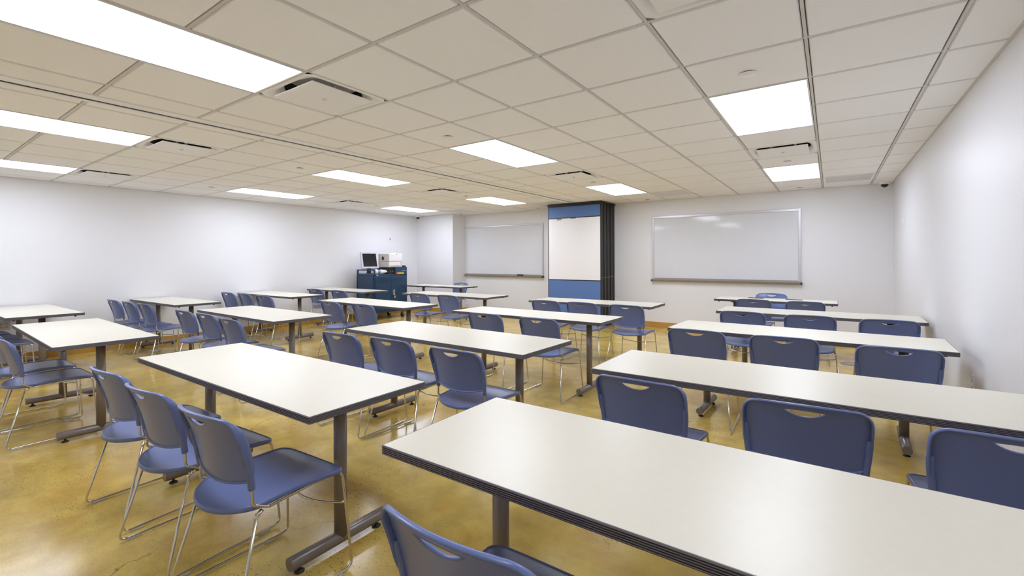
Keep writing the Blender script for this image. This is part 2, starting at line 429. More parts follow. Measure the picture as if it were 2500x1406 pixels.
def make_grille(label, loc):
    t = thing('return_grille', label, 'air grille', loc, 0, 'flat return air grilles')
    a = .292; bm = bmesh.new()
    for q in ((-a, -a+.03, -a, a), (a-.03, a, -a, a), (-a+.03, a-.03, -a, -a+.03), (-a+.03, a-.03, a-.03, a)): box(bm, *q, 0, .012)
    build('frame', bm, 'whitemetal', t)
    bm = bmesh.new()
    n = 26; w_ = (2*a-.06)/n
    for k in range(n): box(bm, -a+.03, a-.03, -a+.03+k*w_, -a+.03+k*w_+w_*.36, .003, .012)
    for k in range(9): box(bm, -a+.03+k*(2*a-.06)/8-.002, -a+.03+k*(2*a-.06)/8+.002, -a+.03, a-.03, .004, .012)
    build('louvres', bm, 'whitemetal', t)
    bm = bmesh.new(); box(bm, -a, a, -a, a, .014, .02); build('backing', bm, 'greytape', t)
    return t
gt = None
for (c, r), nm in zip(GRILLES, ('beside the right-wall file of lights, near the corner camera', 'above the right edge of the folded divider', 'left of the folded divider', 'near the corner of the left wall')):
    lab = 'flat square return air grille %s' % nm
    loc = (gx(c+.5), gy(r+.5), HC)
    gt = make_grille(lab, loc) if gt is None else dup(gt, lab, loc)
st = None
for c in LCOL:
    for r, nm in ((-.5, 'between the first and second lights'), (4.5, 'just before the third light'), (8.43, 'beside the whiteboard wall')):
        x = gx(c+.5) if not (c == -13 and r > 8) else -7.53
        lab = 'small round white sprinkler cover %s, %s' % (COLNAME[c], nm)
        if st is None:
            st = thing('sprinkler_cover', lab, 'sprinkler cover', (x, gy(r), HC), 0, 'concealed sprinkler covers')
            bm = bmesh.new(); lathe(bm, [(0, -.011), (.044, -.011), (.047, -.009), (.047, -.007), (.020, -.007)], n=28); build('cover_plate', bm, 'whitemetal', st)
            bm = bmesh.new(); cyl(bm, (0, 0, -.008), (0, 0, .004), .036, n=24); build('cup', bm, 'bracket', st)
        else: dup(st, lab, (x, gy(r), HC))
def dome(label, loc):
    t = thing('security_camera', label, 'security camera', loc, 0, 'dome security cameras')
    bm = bmesh.new(); lathe(bm, [(0, 0), (.064, 0), (.066, -.005), (.064, -.030), (.056, -.036), (.046, -.036)], n=28); build('mount', bm, 'whitemetal', t)
    bm = bmesh.new(); lathe(bm, [(.047*cos(a*pi/16), -.034-.047*sin(a*pi/16)) for a in range(0, 9)], n=24); build('smoked_dome', bm, 'dome', t)
    return t
d0 = dome('dark dome security camera on the ceiling by the right wall corner', (.655, 8.60, HC))
dup(d0, 'dark dome security camera on the ceiling above the computer cart corner', (-8.70, 8.13, HC))

# ------------------------------------------------------------------ chairs
def ease(t): t = max(0., min(1., t)); return t*t*(3-2*t)
def lerp_tab(tab, x):
    for (a, b), (c, d) in zip(tab, tab[1:]):
        if x <= c: return b+(d-b)*max(0., (x-a)/(c-a))
    return tab[-1][1]
BACKP = [(.48, -.176), (.52, -.183), (.58, -.194), (.64, -.209), (.70, -.229), (.74, -.246), (.775, -.264)]
def by(x, z): return lerp_tab(BACKP, z)+.046*(x/.225)**2
def bw(z): return lerp_tab([(.50, .199), (.60, .209), (.68, .2125), (.78, .211)], z)
def back_outline():
    zt = lambda x: .774-.012*(x/.22)**2
    zb = lambda x: .502+.030*(x/.208)**2
    o = []; n = 16
    for i in range(n+1): x = -.186+.372*i/n; o.append((x, zb(x)))
    o.append((.1955, .538))
    for i in range(1, 9): z = .545+(.700-.545)*i/9; o.append((bw(z), z))
    rc = .058; cxx = bw(.71)-rc; cz = zt(.19)-rc+.002
    for i in range(0, 9):
        a = radians(90*i/8); o.append((cxx+rc*cos(a), cz+rc*sin(a)))
    k = 14
    for i in range(1, k): x = cxx-2*cxx*i/k; o.append((x, zt(x)))
    for i in range(0, 9):
        a = radians(90+90*i/8); o.append((-cxx+rc*cos(a), cz+rc*sin(a)))
    for i in range(8, 0, -1): z = .545+(.700-.545)*i/9; o.append((-bw(z), z))
    o.append((-.1955, .538))
    return o
def slot_outline():
    o = []; a = .074
    for i in range(13): x = -a+2*a*i/12; o.append((x, .7545-.004*(x/a)**2))
    for i in range(1, 14):
        x = a-2*a*i/14; o.append((x, .7500-.027*(1-(x/a)**2)**.8))
    return o
def seat_z(x, y):
    z = .437+.012*(x/.22)**2*ease((.2-y)/.35)
    if y > .15: z -= 1.9*(y-.15)**2
    z -= .016*ease((.06-y)/.22)
    return z
def seat_outline():
    o = []
    rc = .05; wx = .214; yf = .236
    for i in range(9): a = radians(-90+90*i/8+90); o.append((wx-rc+rc*cos(radians(90*i/8)), yf-rc+rc*sin(radians(90*i/8))))
    for i in range(1, 10): x = (wx-rc)*(1-2*i/10); o.append((x, yf+.003*(1-(x/.17)**2)))
    for i in range(9): a = radians(90+90*i/8); o.append((-wx+rc+rc*cos(a), yf-rc+rc*sin(a)))
    for i in range(1, 8): y = yf-rc-(yf-rc+.115)*i/8; o.append((-.214+.018*i/8, y))
    n = 22
    for i in range(n+1):
        a = radians(180+180*i/n); o.append((.196*cos(a), -.115-.118*abs(sin(a))**1.25))
    for i in range(7, 0, -1): y = yf-rc-(yf-rc+.115)*i/8; o.append((.214-.018*i/8, y))
    return o
CHAIR_GROUP = 'blue stacking chairs at the tables'
def make_chair(label, loc, rz):
    t = thing('stacking_chair', label, 'chair', loc, rz, CHAIR_GROUP)
    so = seat_outline()
    bm = sheet(so, None, .030, lambda x, y: Vector((x, y, seat_z(x, y))), .005)
    sweep(bm, [(x, y, seat_z(x, y)-.006) for x, y in so], .0055, 8, closed=True, ry=.0105, up=(0, 0, 1))
    build('seat', bm, 'plastic', t)
    bo, sl = back_outline(), slot_outline()
    bm = sheet(bo, sl, .028, lambda x, z: Vector((x, by(x, z), z)), .005)
    # rolled rim (deeper towards the rear from the clips upward), lip of the hand slot, sleeves over the uprights
    fl = [ease((z-.53)/.09)*ease((.745-z)/.05+.35) for x, z in bo]
    sweep(bm, [(x, by(x, z)-.003-.006*f, z) for (x, z), f in zip(bo, fl)], .0055, 8, closed=True, ry=[.009+.008*f for f in fl], up=(0, 1, 0))
    sweep(bm, [(x, by(x, z), z) for x, z in sl], .0038, 6, closed=True, ry=.007, up=(0, 1, 0))
    for s in (-1, 1):
        p = [(s*(bw(z)-.005), by(s*bw(z), z)-.008, z) for z in (.496, .499, .53, .56, .60, .640, .645, .654)]
        N = len(p)
        rr = [.011, .0125, .0125, .0125, .0125, .0125, .0120, .007]
        sweep(bm, p, lambda u: rr[min(N-1, int(round(u*(N-1))))], 12)
    build('backrest', bm, 'plastic', t)
    for s in (-1, 1):
        x1 = s*.206
        path = fillet([(s*(bw(.53)-.005), by(bw(.53), .53)-.008, .53), (s*(bw(.50)-.005), by(bw(.50), .50)-.008, .500), (s*.200, -.150, .440), (s*.202, -.095, .411), (s*.205, .08, .423), (s*.206, .222, .421),
                       (s*.240, .246, .0125), (s*.256, -.246, .0125), (s*.209, -.140, .410)],
                      [.03, .02, .025, .2, .034, .03, .03], 6)
        bm = bmesh.new(); sweep(bm, path, .0056, 9)
        cyl(bm, (s*.210, -.150, .393), (s*.203, -.118, .411), .0075, n=10)
        fr = build('sled_leg', bm, 'chrome', t)
        for yy, xx in ((.165, .2425), (-.185, .2540)):
            bm = bmesh.new(); box(bm, s*xx-.0055, s*xx+.0055, yy-.028, yy+.028, .0004, .0105, .002, 2)
            build('glide', bm, 'clear', fr)
    bm = bmesh.new()
    zc = .285; xa = .2175
    sweep(bm, [(-xa+2*xa*i/16, .2335-.055*(1-(2*i/16-1)**2), zc-.014*(1-(2*i/16-1)**2)) for i in range(17)], .0052, 8)
    build('stretcher', bm, 'chrome', t)
    return t

# ------------------------------------------------------------------ tables
TT, TH = .030, .737
def make_table(label, loc, rz, L, W, group, inset=.25):
    t = thing('training_table', label, 'table', loc, rz, group)
    a, b = L/2, W/2
    bm = bmesh.new(); box(bm, -a+.004, a-.004, -b+.004, b-.004, TH-.006, TH, .0012, 2); box(bm, -a+.01, a-.01, -b+.01, b-.01, TH-TT+.001, TH-.005)
    top = build('tabletop', bm, 'laminate', t)
    # ribbed edge band: profile run round the rectangle
    prof = [(-.006, TH-.0008), (-.0015, TH-.0006)]
    nr = 5; zz0, zz1 = TH-.0022, TH-TT
    for k in range(nr):
        u0 = zz0+(zz1-zz0)*k/nr; u1 = zz0+(zz1-zz0)*(k+1)/nr
        d = (u1-u0)
        prof += [(-.0002, u0+d*.08), (.0006, u0+d*.35), (-.0002, u0+d*.60), (-.0040, u0+d*.70), (-.0040, u0+d*.98)]
    prof += [(-.002, zz1), (-.012, zz1)]
    bm = bmesh.new(); rings = []
    cr = .004
    for off, z in prof:
        ring = []
        for sx, sy, a0 in ((1, 1, 0), (-1, 1, 90), (-1, -1, 180), (1, -1, 270)):
            for k in range(4):
                an = radians(a0+30*k); rr = max(cr+off, .0003)
                if off < -cr: ring.append(bm.verts.new((sx*(a-cr)+ (off+cr)*sx*1.0, sy*(b-cr)+(off+cr)*sy*1.0, z)))
                else: ring.append(bm.verts.new((sx*(a-cr)+cos(an)*rr, sy*(b-cr)+sin(an)*rr, z)))
        rings.append(ring)
    n = len(rings[0])
    for p, q in zip(rings, rings[1:]):
        for i in range(n): bm.faces.new((p[i], p[(i+1) % n], q[(i+1) % n], q[i]))
    build('edge_band', bm, 'edge', top)
    fl = .245 if W > .58 else .235
    for s in (-1, 1):
        x = s*(a-inset)
        bm = bmesh.new()
        cyl(bm, (x, 0, .052), (x, 0, TH-TT-.012), .029, n=28)
        cyl(bm, (x, -fl, .050), (x, fl, .050), .0285, n=28, bev=.002)
        lg = build('leg', bm, 'leg', t)
        for q in (-1, 1):
            bm = bmesh.new(); lathe(bm, [(0, .0), (.021, .0), (.022, .004), (.012, .010), (.007, .012), (.007, .026)], (x, q*(fl-.045), 0), 16)
            build('foot_glide', bm, 'black', lg)
        bm = bmesh.new()
        box(bm, x-.035, x+.035, -b+.09, b-.09, TH-TT-.014, TH-TT+.0005, .003, 1)
        cyl(bm, (x-s*.05, .0, TH-TT-.025), (x+s*.05, .0, TH-TT-.025), .010, n=12)
        box(bm, x-.055, x+.055, -.05, .05, TH-TT-.018, TH-TT, .003, 1)
        build('mounting_bracket', bm, 'bracket', t)
        for q in (-1, 1):
            bm = bmesh.new(); lathe(bm, [(0, -.014), (.009, -.014), (.011, -.004), (.012, .001)], (s*(a-.06), q*(b-.07), TH-TT), 14)
            build('bumper', bm, 'black', t)
    return t
TG = 'white topped training tables'
RN = {1: 'nearest', 2: 'second-nearest', 3: 'third-nearest', 4: 'farthest'}
FN = {'T': 'in the right-wall file', 'M': 'in the centre-aisle file', 'L': 'one file in from the left wall', 'K': 'in the left-wall file'}
TABLES = {  # left end x, right end x, near y, far y, turn in degrees
 'T1': (-1.19, .63, .95, 1.56, 0), 'T2': (-1.075, .745, 2.255, 2.865, 0), 'T3': (-1.15, .67, 3.915, 4.50, -2.0), 'T4': (-1.07, .73, 5.49, 6.06, -.8),
 'M1': (-3.50, -1.625, .963, 1.565, 0), 'M2': (-3.43, -1.56, 2.355, 2.97, -1.5), 'M3': (-3.61, -1.745, 3.885, 4.44, -.5), 'M4': (-3.58, -1.80, 5.47, 6.04, 0.6),
 'L1': (-6.28, -4.385, .77, 1.375, -1.7), 'L2': (-6.25, -4.41, 2.275, 2.90, -1.0), 'L3': (-6.20, -4.28, 3.79, 4.37, -1.5), 'L4': (-6.21, -4.34, 5.42, 6.03, 0),
 'K1': (-8.87, -7.075, .85, 1.47, 0), 'K2': (-8.875, -7.16, 2.36, 2.92, .5), 'K3': (-8.87, -7.07, 3.89, 4.47, 0), 'K4': (-8.82, -6.99, 5.19, 5.76, 0),
}
for k, (x0, x1, y0, y1, rz) in TABLES.items():
    lab = 'long white training table, %s to the camera %s' % (RN[int(k[1])], FN[k[0]])
    make_table(lab, ((x0+x1)/2, (y0+y1)/2, 0), radians(rz), x1-x0, y1-y0, TG)
make_table('short white instructor table before the wide whiteboard right of the divider', ((-1.41+.073)/2, (7.09+7.60)/2, 0), 0, 1.483, .51, TG)
make_table('short white instructor table with papers, beside the dark blue computer cart', ((-8.03-6.38)/2, (7.155+7.71)/2, 0), 0, 1.65, .555, TG)

CH = [  # table, seat at it, x, y, turn
 ('T1', 'only', -.665, .92, 0),
 ('T2', 'left', -.742, 2.283, -1), ('T2', 'middle', -.102, 2.285, 4), ('T2', 'right', .478, 2.275, 2),
 ('T3', 'left', -.876, 3.945, 0), ('T3', 'middle', -.292, 3.95, 2.5), ('T3', 'right', .335, 3.885, 2),
 ('T4', 'left', -.767, 5.456, 0), ('T4', 'middle', -.175, 5.449, .5), ('T4', 'right', .42, 5.451, 1.5),
 ('T5', 'left', -.863, 7.06, 0), ('T5', 'right', -.275, 7.05, .3),
 ('M4', 'left', -3.16, 5.451, 0), ('M4', 'middle', -2.630, 5.463, 0), ('M4', 'right', -2.028, 5.442, 0),
 ('M3', 'left', -2.947, 3.88, 0), ('M3', 'right', -2.282, 3.862, 0),
 ('M2', 'left', -3.115, 2.31, .8), ('M2', 'middle', -2.582, 2.354, 0), ('M2', 'right', -1.943, 2.325, 0),
 ('M1', 'left', -3.095, .945, 3), ('M1', 'middle', -2.513, .94, 3), ('M1', 'right', -1.937, .95, 2.5),
 ('L2', 'left', -5.987, 2.282, .4), ('L2', 'middle', -5.411, 2.279, 0), ('L2', 'right', -4.759, 2.229, -.7),
 ('L3', 'left', -5.499, 3.78, -1.4), ('L3', 'right', -4.843, 3.807, -1.8),
 ('L4', 'left', -5.544, 5.412, -1.8), ('L4', 'right', -4.899, 5.402, -1.4),
 ('L1', 'left', -5.57, .825, 0), ('L1', 'right', -4.99, .815, -1),
 ('K1', 'left', -8.525, .82, 0), ('K1', 'middle', -8.0, .835, 0), ('K1', 'right', -7.45, .85, 0),
 ('K2', 'left', -8.470, 2.276, 1), ('K2', 'middle', -7.880, 2.289, 0), ('K2', 'right', -7.350, 2.316, .5),
 ('K3', 'left', -8.62, 3.84, 1.2), ('K3', 'middle', -7.979, 3.831, -1.7), ('K3', 'right', -7.344, 3.814, 2.4),
 ('K4', 'left', -8.108, 5.161, .7), ('K4', 'right', -7.369, 5.16, 0),
]
ch0 = None
for tb, pos, x, y, rz in CH:
    if tb == 'T1': lab = 'blue stacking chair closest to the camera, at the nearest table in the right-wall file'
    elif tb == 'T5': lab = 'blue stacking chair, %s of two facing the instructor table by the wide whiteboard' % pos
    else:
        n = sum(1 for q in CH if q[0] == tb)
        lab = 'blue stacking chair, %s of %s at %s table %s' % (pos, {2: 'two', 3: 'three'}[n], RN[int(tb[1])], FN[tb[0]])
    if ch0 is None: ch0 = make_chair(lab, (x, y, 0), radians(rz))
    else: dup(ch0, lab, (x, y, 0), radians(rz))
dup(ch0, 'blue stacking chair facing the room, behind the instructor table by the wide whiteboard', (-.76, 7.80, 0), pi)
dup(ch0, 'blue stacking chair facing the room, behind the instructor table by the cart', (-7.10, 7.74, 0), pi-.05)

# ------------------------------------------------------------------ whiteboards
def whiteboard(label, x0, x1, z0, z1, fw):
    t = thing('whiteboard', label, 'whiteboard', ((x0+x1)/2, YB, (z0+z1)/2), 0, 'wall whiteboards')
    a, h = (x1-x0)/2, (z1-z0)/2
    bm = bmesh.new(); box(bm, -a+fw*.6, a-fw*.6, -.016, -.001, -h+.03, h-fw*.6); build('writing_surface', bm, 'board', t)
    bm = bmesh.new()
    box(bm, -a, -a+fw, -.026, 0, -h, h, .003, 1); box(bm, a-fw, a, -.026, 0, -h, h, .003, 1); box(bm, -a+fw, a-fw, -.026, 0, h-fw, h, .003, 1)
    build('frame', bm, 'alu', t)
    bm = bmesh.new()
    pr = [(0, .05), (-.022, .05), (-.030, .012), (-.070, .008), (-.080, .020), (-.084, .018), (-.078, -.004), (-.045, -.012), (0, -.012)]
    A = [bm.verts.new((-a-.004, y, z-h)) for y, z in pr]; B = [bm.verts.new((a+.004, y, z-h)) for y, z in pr]
    for i in range(len(pr)-1): bm.faces.new((A[i], B[i], B[i+1], A[i+1]))
    bm.faces.new(A); bm.faces.new(B)
    tr = build('marker_tray', bm, 'tray', t)
    for s in (-1, 1):
        bm = bmesh.new(); box(bm, s*(a+.002)-.012, s*(a+.002)+.012, -.088, 0, -h-.016, -h+.022, .006, 2); build('tray_cap', bm, 'bracket', tr)
    return t
wb = whiteboard('wide framed whiteboard on the back wall to the right of the folded divider', -2.842, -.398, .905, 2.135, .040)
whiteboard('wide framed whiteboard on the back wall to the left of the folded divider', -7.79, -5.32, .918, 2.135, .034)
t = thing('whiteboard_eraser', 'black eraser lying in the tray of the whiteboard left of the divider', 'eraser', (-5.93, YB-.048, .918+.0165), 0)
bm = bmesh.new(); box(bm, -.075, .075, -.020, .020, .014, .036, .006, 2); build('body', bm, 'black', t)
bm = bmesh.new(); box(bm, -.073, .073, -.019, .019, .0, .014, .002, 1); build('felt', bm, 'bracket', t)

# ------------------------------------------------------------------ folding room divider, stacked against the back wall
t = thing('folding_room_divider', 'tall folded room divider with blue and white face and black pleats', 'room divider', (-4.195, 8.06, 0))
t['kind'] = 'thing'
PW, PT, PH = 1.17, .068, 2.405
npan = 9; pit = (YB-.012-8.05)/npan
for k in range(npan):
    y0 = k*pit-.01
    o_ = (0, .006, 0, .010, .002, .008, 0, .006, .004)[k]
    bm = bmesh.new()
    box(bm, -PW/2+.012+o_, PW/2-.012-o_, y0+.004, y0+pit-.008, .012, PH-.012)
    p = build('panel', bm, 'panel', t)
    bm = bmesh.new()
    for s in (-1, 1):
        xe = s*(PW/2-o_)
        box(bm, min(xe, xe-s*.014), max(xe, xe-s*.014), y0+.001, y0+pit*.40, .008, PH-.006, .002, 1)
        box(bm, min(xe, xe-s*.014)-s*.004, max(xe, xe-s*.014)-s*.004, y0+pit*.52, y0+pit-.009, .008, PH-.006, .002, 1)
    build('edge_seal', bm, 'pleat', p)
    bm = bmesh.new()
    for f in (.22, .7): cyl(bm, (PW/2-o_-.004, y0+pit*f, .965-.0*k), (PW/2-o_+.003, y0+pit*f, .965), .005, n=8)
    build('latch_pin', bm, 'steel', p)
    if k == 0:
        z1, z2, z3 = 2.145, .905, 2.372
        bm = bmesh.new(); box(bm, -PW/2+.014, PW/2-.014, y0-.004, y0+.006, z1+.008, z3, .001, 1); build('upper_blue_face', bm, 'fabric', p)
        bm = bmesh.new(); box(bm, -PW/2+.014, PW/2-.014, y0-.004, y0+.006, z2+.006, z1-.006, .001, 1); build('white_board_face', bm, 'board2', p)
        bm = bmesh.new(); box(bm, -PW/2+.014, PW/2-.014, y0-.004, y0+.006, .11, z2-.010, .001, 1); build('lower_blue_face', bm, 'fabric', p)
        bm = bmesh.new()
        for zz in (z1, z2-.002): box(bm, -PW/2+.006, PW/2-.006, y0-.006, y0+.006, zz-.009, zz+.009, .002, 1)
        box(bm, -PW/2, PW/2, y0-.010, y0+.02, z3+.002, PH, .002, 1); box(bm, -PW/2, PW/2, y0-.006, y0+.01, .02, .108, .002, 1)
        for s in (-1, 1): box(bm, s*(PW/2-.007)-.008, s*(PW/2-.007)+.008, y0-.007, y0+.012, .02, PH, .002, 1)
        build('face_trim', bm, 'panel', p)
        bm = bmesh.new(); box(bm, -.385, -.27, y0-.007, y0-.002, z1-.040, z1-.010, .001, 1); build('grey_tape', bm, 'greytape', p)
        bm = bmesh.new(); box(bm, -.065, .055, y0-.010, y0-.002, z1-.018, z1-.006, .002, 1); build('dark_clip', bm, 'inktext', p)
bm = bmesh.new(); box(bm, -PW/2-.01, PW/2+.015, -.02, npan*pit-.02, PH-.002, HC-.010); build('head_seal', bm, 'panel', t)
bm = bmesh.new(); box(bm, -PW/2+.03, PW/2-.03, .0, npan*pit-.03, .0, .014); build('bottom_seal', bm, 'black', t)

# ------------------------------------------------------------------ computer cart in the far left corner
CX0, CX1, CY0, CY1 = -8.735, -8.12, 6.32, 7.24
t = thing('equipment_cart', 'dark blue steel computer cart on casters by the left wall', 'cart', ((CX0+CX1)/2, (CY0+CY1)/2, 0))
ax, ay = (CX1-CX0)/2, (CY1-CY0)/2
bm = bmesh.new()
box(bm, -ax, ax-.004, -ay, ay, .155, .985, .004, 1)
box(bm, -ax, ax, -ay, ay, .972, 1.000, .004, 1)
for sx in (-1, 1):
    for sy in (-1, 1): box(bm, sx*(ax-.016)-.016, sx*(ax-.016)+.016, sy*(ay-.016)-.016, sy*(ay-.016)+.016, .16, 1.11, .003, 1)
body = build('cabinet_body', bm, 'cart', t)
bm = bmesh.new()
for s in (-1, 1):
    y = s*(ay-.012)
    box(bm, -ax+.02, ax-.02, y-.010, y+.010, 1.082, 1.108, .003, 1)
    box(bm, -ax+.02, ax-.02, y-.008, y+.008, .99, 1.022, .002, 1)
box(bm, -ax+.002, -ax+.022, -ay+.03, ay-.03, 1.082, 1.108, .003, 1)
build('guard_rail', bm, 'cart', t)
for k, (a, b) in enumerate(((-ay+.034, -.012), (-.008, ay-.034))):
    bm = bmesh.new(); box(bm, ax-.006, ax+.012, a, b, .20, .962, .003, 1)
    for j in range(16):
        if k == 1 or True: box(bm, ax+.010, ax+.0135, a+.04, b-.04, .80+j*.008, .803+j*.008)
    dr = build('door', bm, 'cart', t)
    if k == 1:
        bm = bmesh.new(); box(bm, ax+.012, ax+.034, a+.055, a+.085, .52, .66, .006, 2); box(bm, ax+.012, ax+.040, a+.020, a+.045, .53, .64, .006, 2)
        build('handle', bm, 'chrome', dr)
        bm = bmesh.new(); box(bm, ax+.022, ax+.050, a+.045, a+.095, .462, .508, .008, 2)
        sweep(bm, [(ax+.036, a+.055, .505), (ax+.036, a+.055, .53), (ax+.036, a+.070, .545), (ax+.036, a+.085, .53), (ax+.036, a+.085, .505)], .005, 8)
        build('padlock', bm, 'chrome', dr)
bm = bmesh.new()
for j in range(20): box(bm, -ax+.05, ax-.05, -ay-.0025, -ay+.002, .62+j*.016, .624+j*.016)
build('side_louvres', bm, 'cart', t)
bm = bmesh.new(); box(bm, ax-.24, ax+.010, .115, ay-.006, 1.0, 1.151, .006, 1); box(bm, ax-.24, ax-.0, ay-.075, ay-.030, 1.151, 1.190, .004, 1)
rz_ = build('raised_housing', bm, 'cart', t)
bm = bmesh.new(); box(bm, ax+.009, ax+.0115, .30, .405, 1.070, 1.078); build('maker_mark', bm, 'alu', rz_)
bm = bmesh.new(); box(bm, ax-.002, ax+.0025, .125, .195, 1.0-.018, 1.0+.016-.018); bm.free()
bm = bmesh.new(); box(bm, ax+.011, ax+.0135, .135, .195, .997, 1.038); build('red_sticker', bm, 'red', rz_)
bm = bmesh.new(); box(bm, ax+.011, ax+.0135, .195, .345, .997, 1.038, mi=0)
for j in range(2):
    for q in range(7 - 2*j): box(bm, ax+.0130, ax+.0142, .205+j*.02+q*.0185, .217+j*.02+q*.0185, 1.022-j*.014, 1.029-j*.014, mi=1)
build('yellow_sticker', bm, ['yellow', 'inktext'], rz_)
bm = bmesh.new(); box(bm, ax-.002, ax+.002, -.40, -.36, .975, .990); build('white_tag', bm, 'plate', t)
for sx in (-1, 1):
    for sy in (-1, 1):
        x, y = sx*(ax-.07), sy*(ay-.08)
        bm = bmesh.new(); cyl(bm, (x-.016, y, .055), (x+.016, y, .055), .055, n=24, bev=.006); cw = build('caster', bm, 'black', t)
        bm = bmesh.new(); box(bm, x-.026, x-.019, y-.022, y+.03, .05, .155); box(bm, x+.019, x+.026, y-.022, y+.03, .05, .155); box(bm, x-.035, x+.035, y-.035, y+.035, .145, .157)
        build('caster_fork', bm, 'steel', cw)

# things on the cart
Z0 = 1.0
t = thing('black_tuner', 'black media player box under the white printer', 'media player', (-8.32, 6.86, Z0+.0015))
bm = bmesh.new(); box(bm, -.19, .17, -.16, .025, .006, .150, .004, 1); build('body', bm, 'panel', t)
bm = bmesh.new()
for q in (-.08, -.01): cyl(bm, (.169, q, .06), (.176, q, .06), .009, n=12)
cyl(bm, (.0, -.160, .08), (.0, -.166, .08), .010, n=12)
build('knob', bm, 'alu', t)
bm = bmesh.new()
for a in (-.16, .14):
    for b in (-.13, .0): cyl(bm, (a, b, 0), (a, b, .008), .012, n=10)
build('foot', bm, 'black', t)

t = thing('desktop_printer', 'boxy white desktop printer on top of the cart', 'printer', (-8.315, 6.90, Z0+.1535))
t.scale = (1, 1, 1.09)
bm = bmesh.new(); box(bm, -.185, .185, -.18, .205, .0, .115, .008, 2); box(bm, -.183, .183, -.178, .203, .117, .275, .012, 3)
build('body', bm, 'beige', t)
bm = bmesh.new(); box(bm, .178, .192, -.172, .197, .118, .268, .006, 2); build('front_door', bm, 'cream', t)
bm = bmesh.new(); box(bm, .178, .192, -.172, .150, .028, .112, .006, 2); pt = build('paper_tray', bm, 'cream', t)
bm = bmesh.new(); box(bm, .186, .1935, -.13, .10, .028, .042, .003, 1); build('tray_grip', bm, 'lav', pt)
bm = bmesh.new(); box(bm, -.187, .187, -.182, .207, .268, .283, .006, 2); build('lid', bm, 'cream', t)
bm = bmesh.new(); lathe(bm, [(0, .018), (.045, .018), (.06, .010), (.064, .0)], (.06, .06, .282), 20); build('output_flap', bm, 'lav', t)
bm = bmesh.new(); box(bm, .190, .1945, .02, .055, .260, .270, .002, 1); build('latch', bm, 'bracket', t)
bm = bmesh.new(); lathe(bm, [(0, -.004), (.034, -.004), (.040, .0)], (0, 0, 0), 24, 'y'); o_ = build('fan_grille', bm, 'bracket', t); o_.location = (-.02, -.181, .185); o_.scale = (1, 1, 1.05)
bm = bmesh.new(); box(bm, .191, .193, -.12, -.03, .232, .237); build('maker_mark', bm, 'lav', t)

t = thing('computer_monitor', 'grey framed computer monitor with dark screen on the cart', 'monitor', (-8.475, 6.455, Z0+.001), 0)
# local +x is the viewing side
t.rotation_euler = (0, 0, radians(-14))
bm = bmesh.new(); lathe(bm, [(0, .030), (.075, .026), (.100, .012), (.105, .0), (.0, .0)], (0, 0, 0), 24); box(bm, -.045, .02, -.04, .04, .02, .16, .01, 2)
build('stand', bm, 'bracket', t)
TL = Matrix.Rotation(radians(-15), 4, 'Y'); HZ = .30
def tilt(o): o.matrix_local = Matrix.Translation((.02, 0, .310)) @ TL @ Matrix.Diagonal((1, .98, 1.08, 1))
bm = bmesh.new(); box(bm, -.035, .012, -.195, .195, -.172, .172, .008, 2)
box(bm, .010, .022, -.197, -.160, -.174, .174, .004, 2); box(bm, .010, .022, .160, .197, -.174, .174, .004, 2)
box(bm, .010, .022, -.160, .160, .138, .174, .004, 2); box(bm, .010, .022, -.160, .160, -.174, -.138, .004, 2)
tilt(build('bezel', bm, 'lav', t))
bm = bmesh.new(); box(bm, .011, .0145, -.161, .161, -.139, .139); tilt(build('screen', bm, 'screen', t))
bm = bmesh.new(); box(bm, .0215, .0232, -.022, .022, .152, .157); tilt(build('maker_mark', bm, 'greytape', t))

t = thing('lying_bottle', 'white and blue handheld projector lying on the cart front', 'bottle', (-8.19, 6.42, Z0+.0015), 1.32)  # white and blue bottle lying on its side
def sq(prof, nm, m_):
    bm = bmesh.new(); lathe(bm, prof, (0, 0, .0575), 20, 'x'); build(nm, bm, m_, t)
sq([(0, -.065), (.034, -.060), (.052, -.040), (.057, .0), (.050, .030)], 'head', 'cream')
sq([(.040, .030), (.047, .032), (.047, .085), (.040, .088)], 'blue_collar', 'greyblue')
sq([(.042, .088), (.048, .094), (.046, .14), (.030, .20), (.016, .25), (.0, .256)], 'body', 'cream')
bm = bmesh.new(); box(bm, .12, .235, -.012, .012, .082, .100, .006, 2); build('blue_grip', bm, 'greyblue', t)

t = tag(build('cable', (lambda b: (sweep(b, fillet([(-8.22, 6.36, 1.0075), (-8.25, 6.40, 1.0075), (-8.30, 6.355, 1.0075), (-8.37, 6.352, 1.0075)], .03, 5), .006, 8), b)[1])(bmesh.new()), 'lav'),
        'pale grey cable lying in front of the monitor on the cart', 'cable')

# ------------------------------------------------------------------ papers on the instructor tables
def sheet_paper(name, label, cat, x, y, z, wx, wy, rz, m_, th, group):
    bm = bmesh.new(); box(bm, -wx/2, wx/2, -wy/2, wy/2, 0, th, min(th*.3, .001), 1)
    o = build(name, bm, m_); o.location = (x, y, z); o.rotation_euler = (0, 0, rz); return tag(o, label, cat, group)
sheet_paper('paper_sheet', 'tan paper sheet, the leftmost on the instructor table by the cart', 'paper', -7.46, 7.27, TH+.0008, .21, .15, .2, 'paper2', .002, 'papers on the instructor table')
sheet_paper('paper_sheet', 'white paper sheet in the middle of the instructor table by the cart', 'paper', -7.20, 7.38, TH+.0008, .28, .21, .1, 'paper', .002, 'papers on the instructor table')
sheet_paper('paper_sheet', 'grey paper sheet, rightmost of those on the instructor table by the cart', 'paper', -7.00, 7.24, TH+.0008, .22, .12, -.1, 'greytape', .002, 'papers on the instructor table')
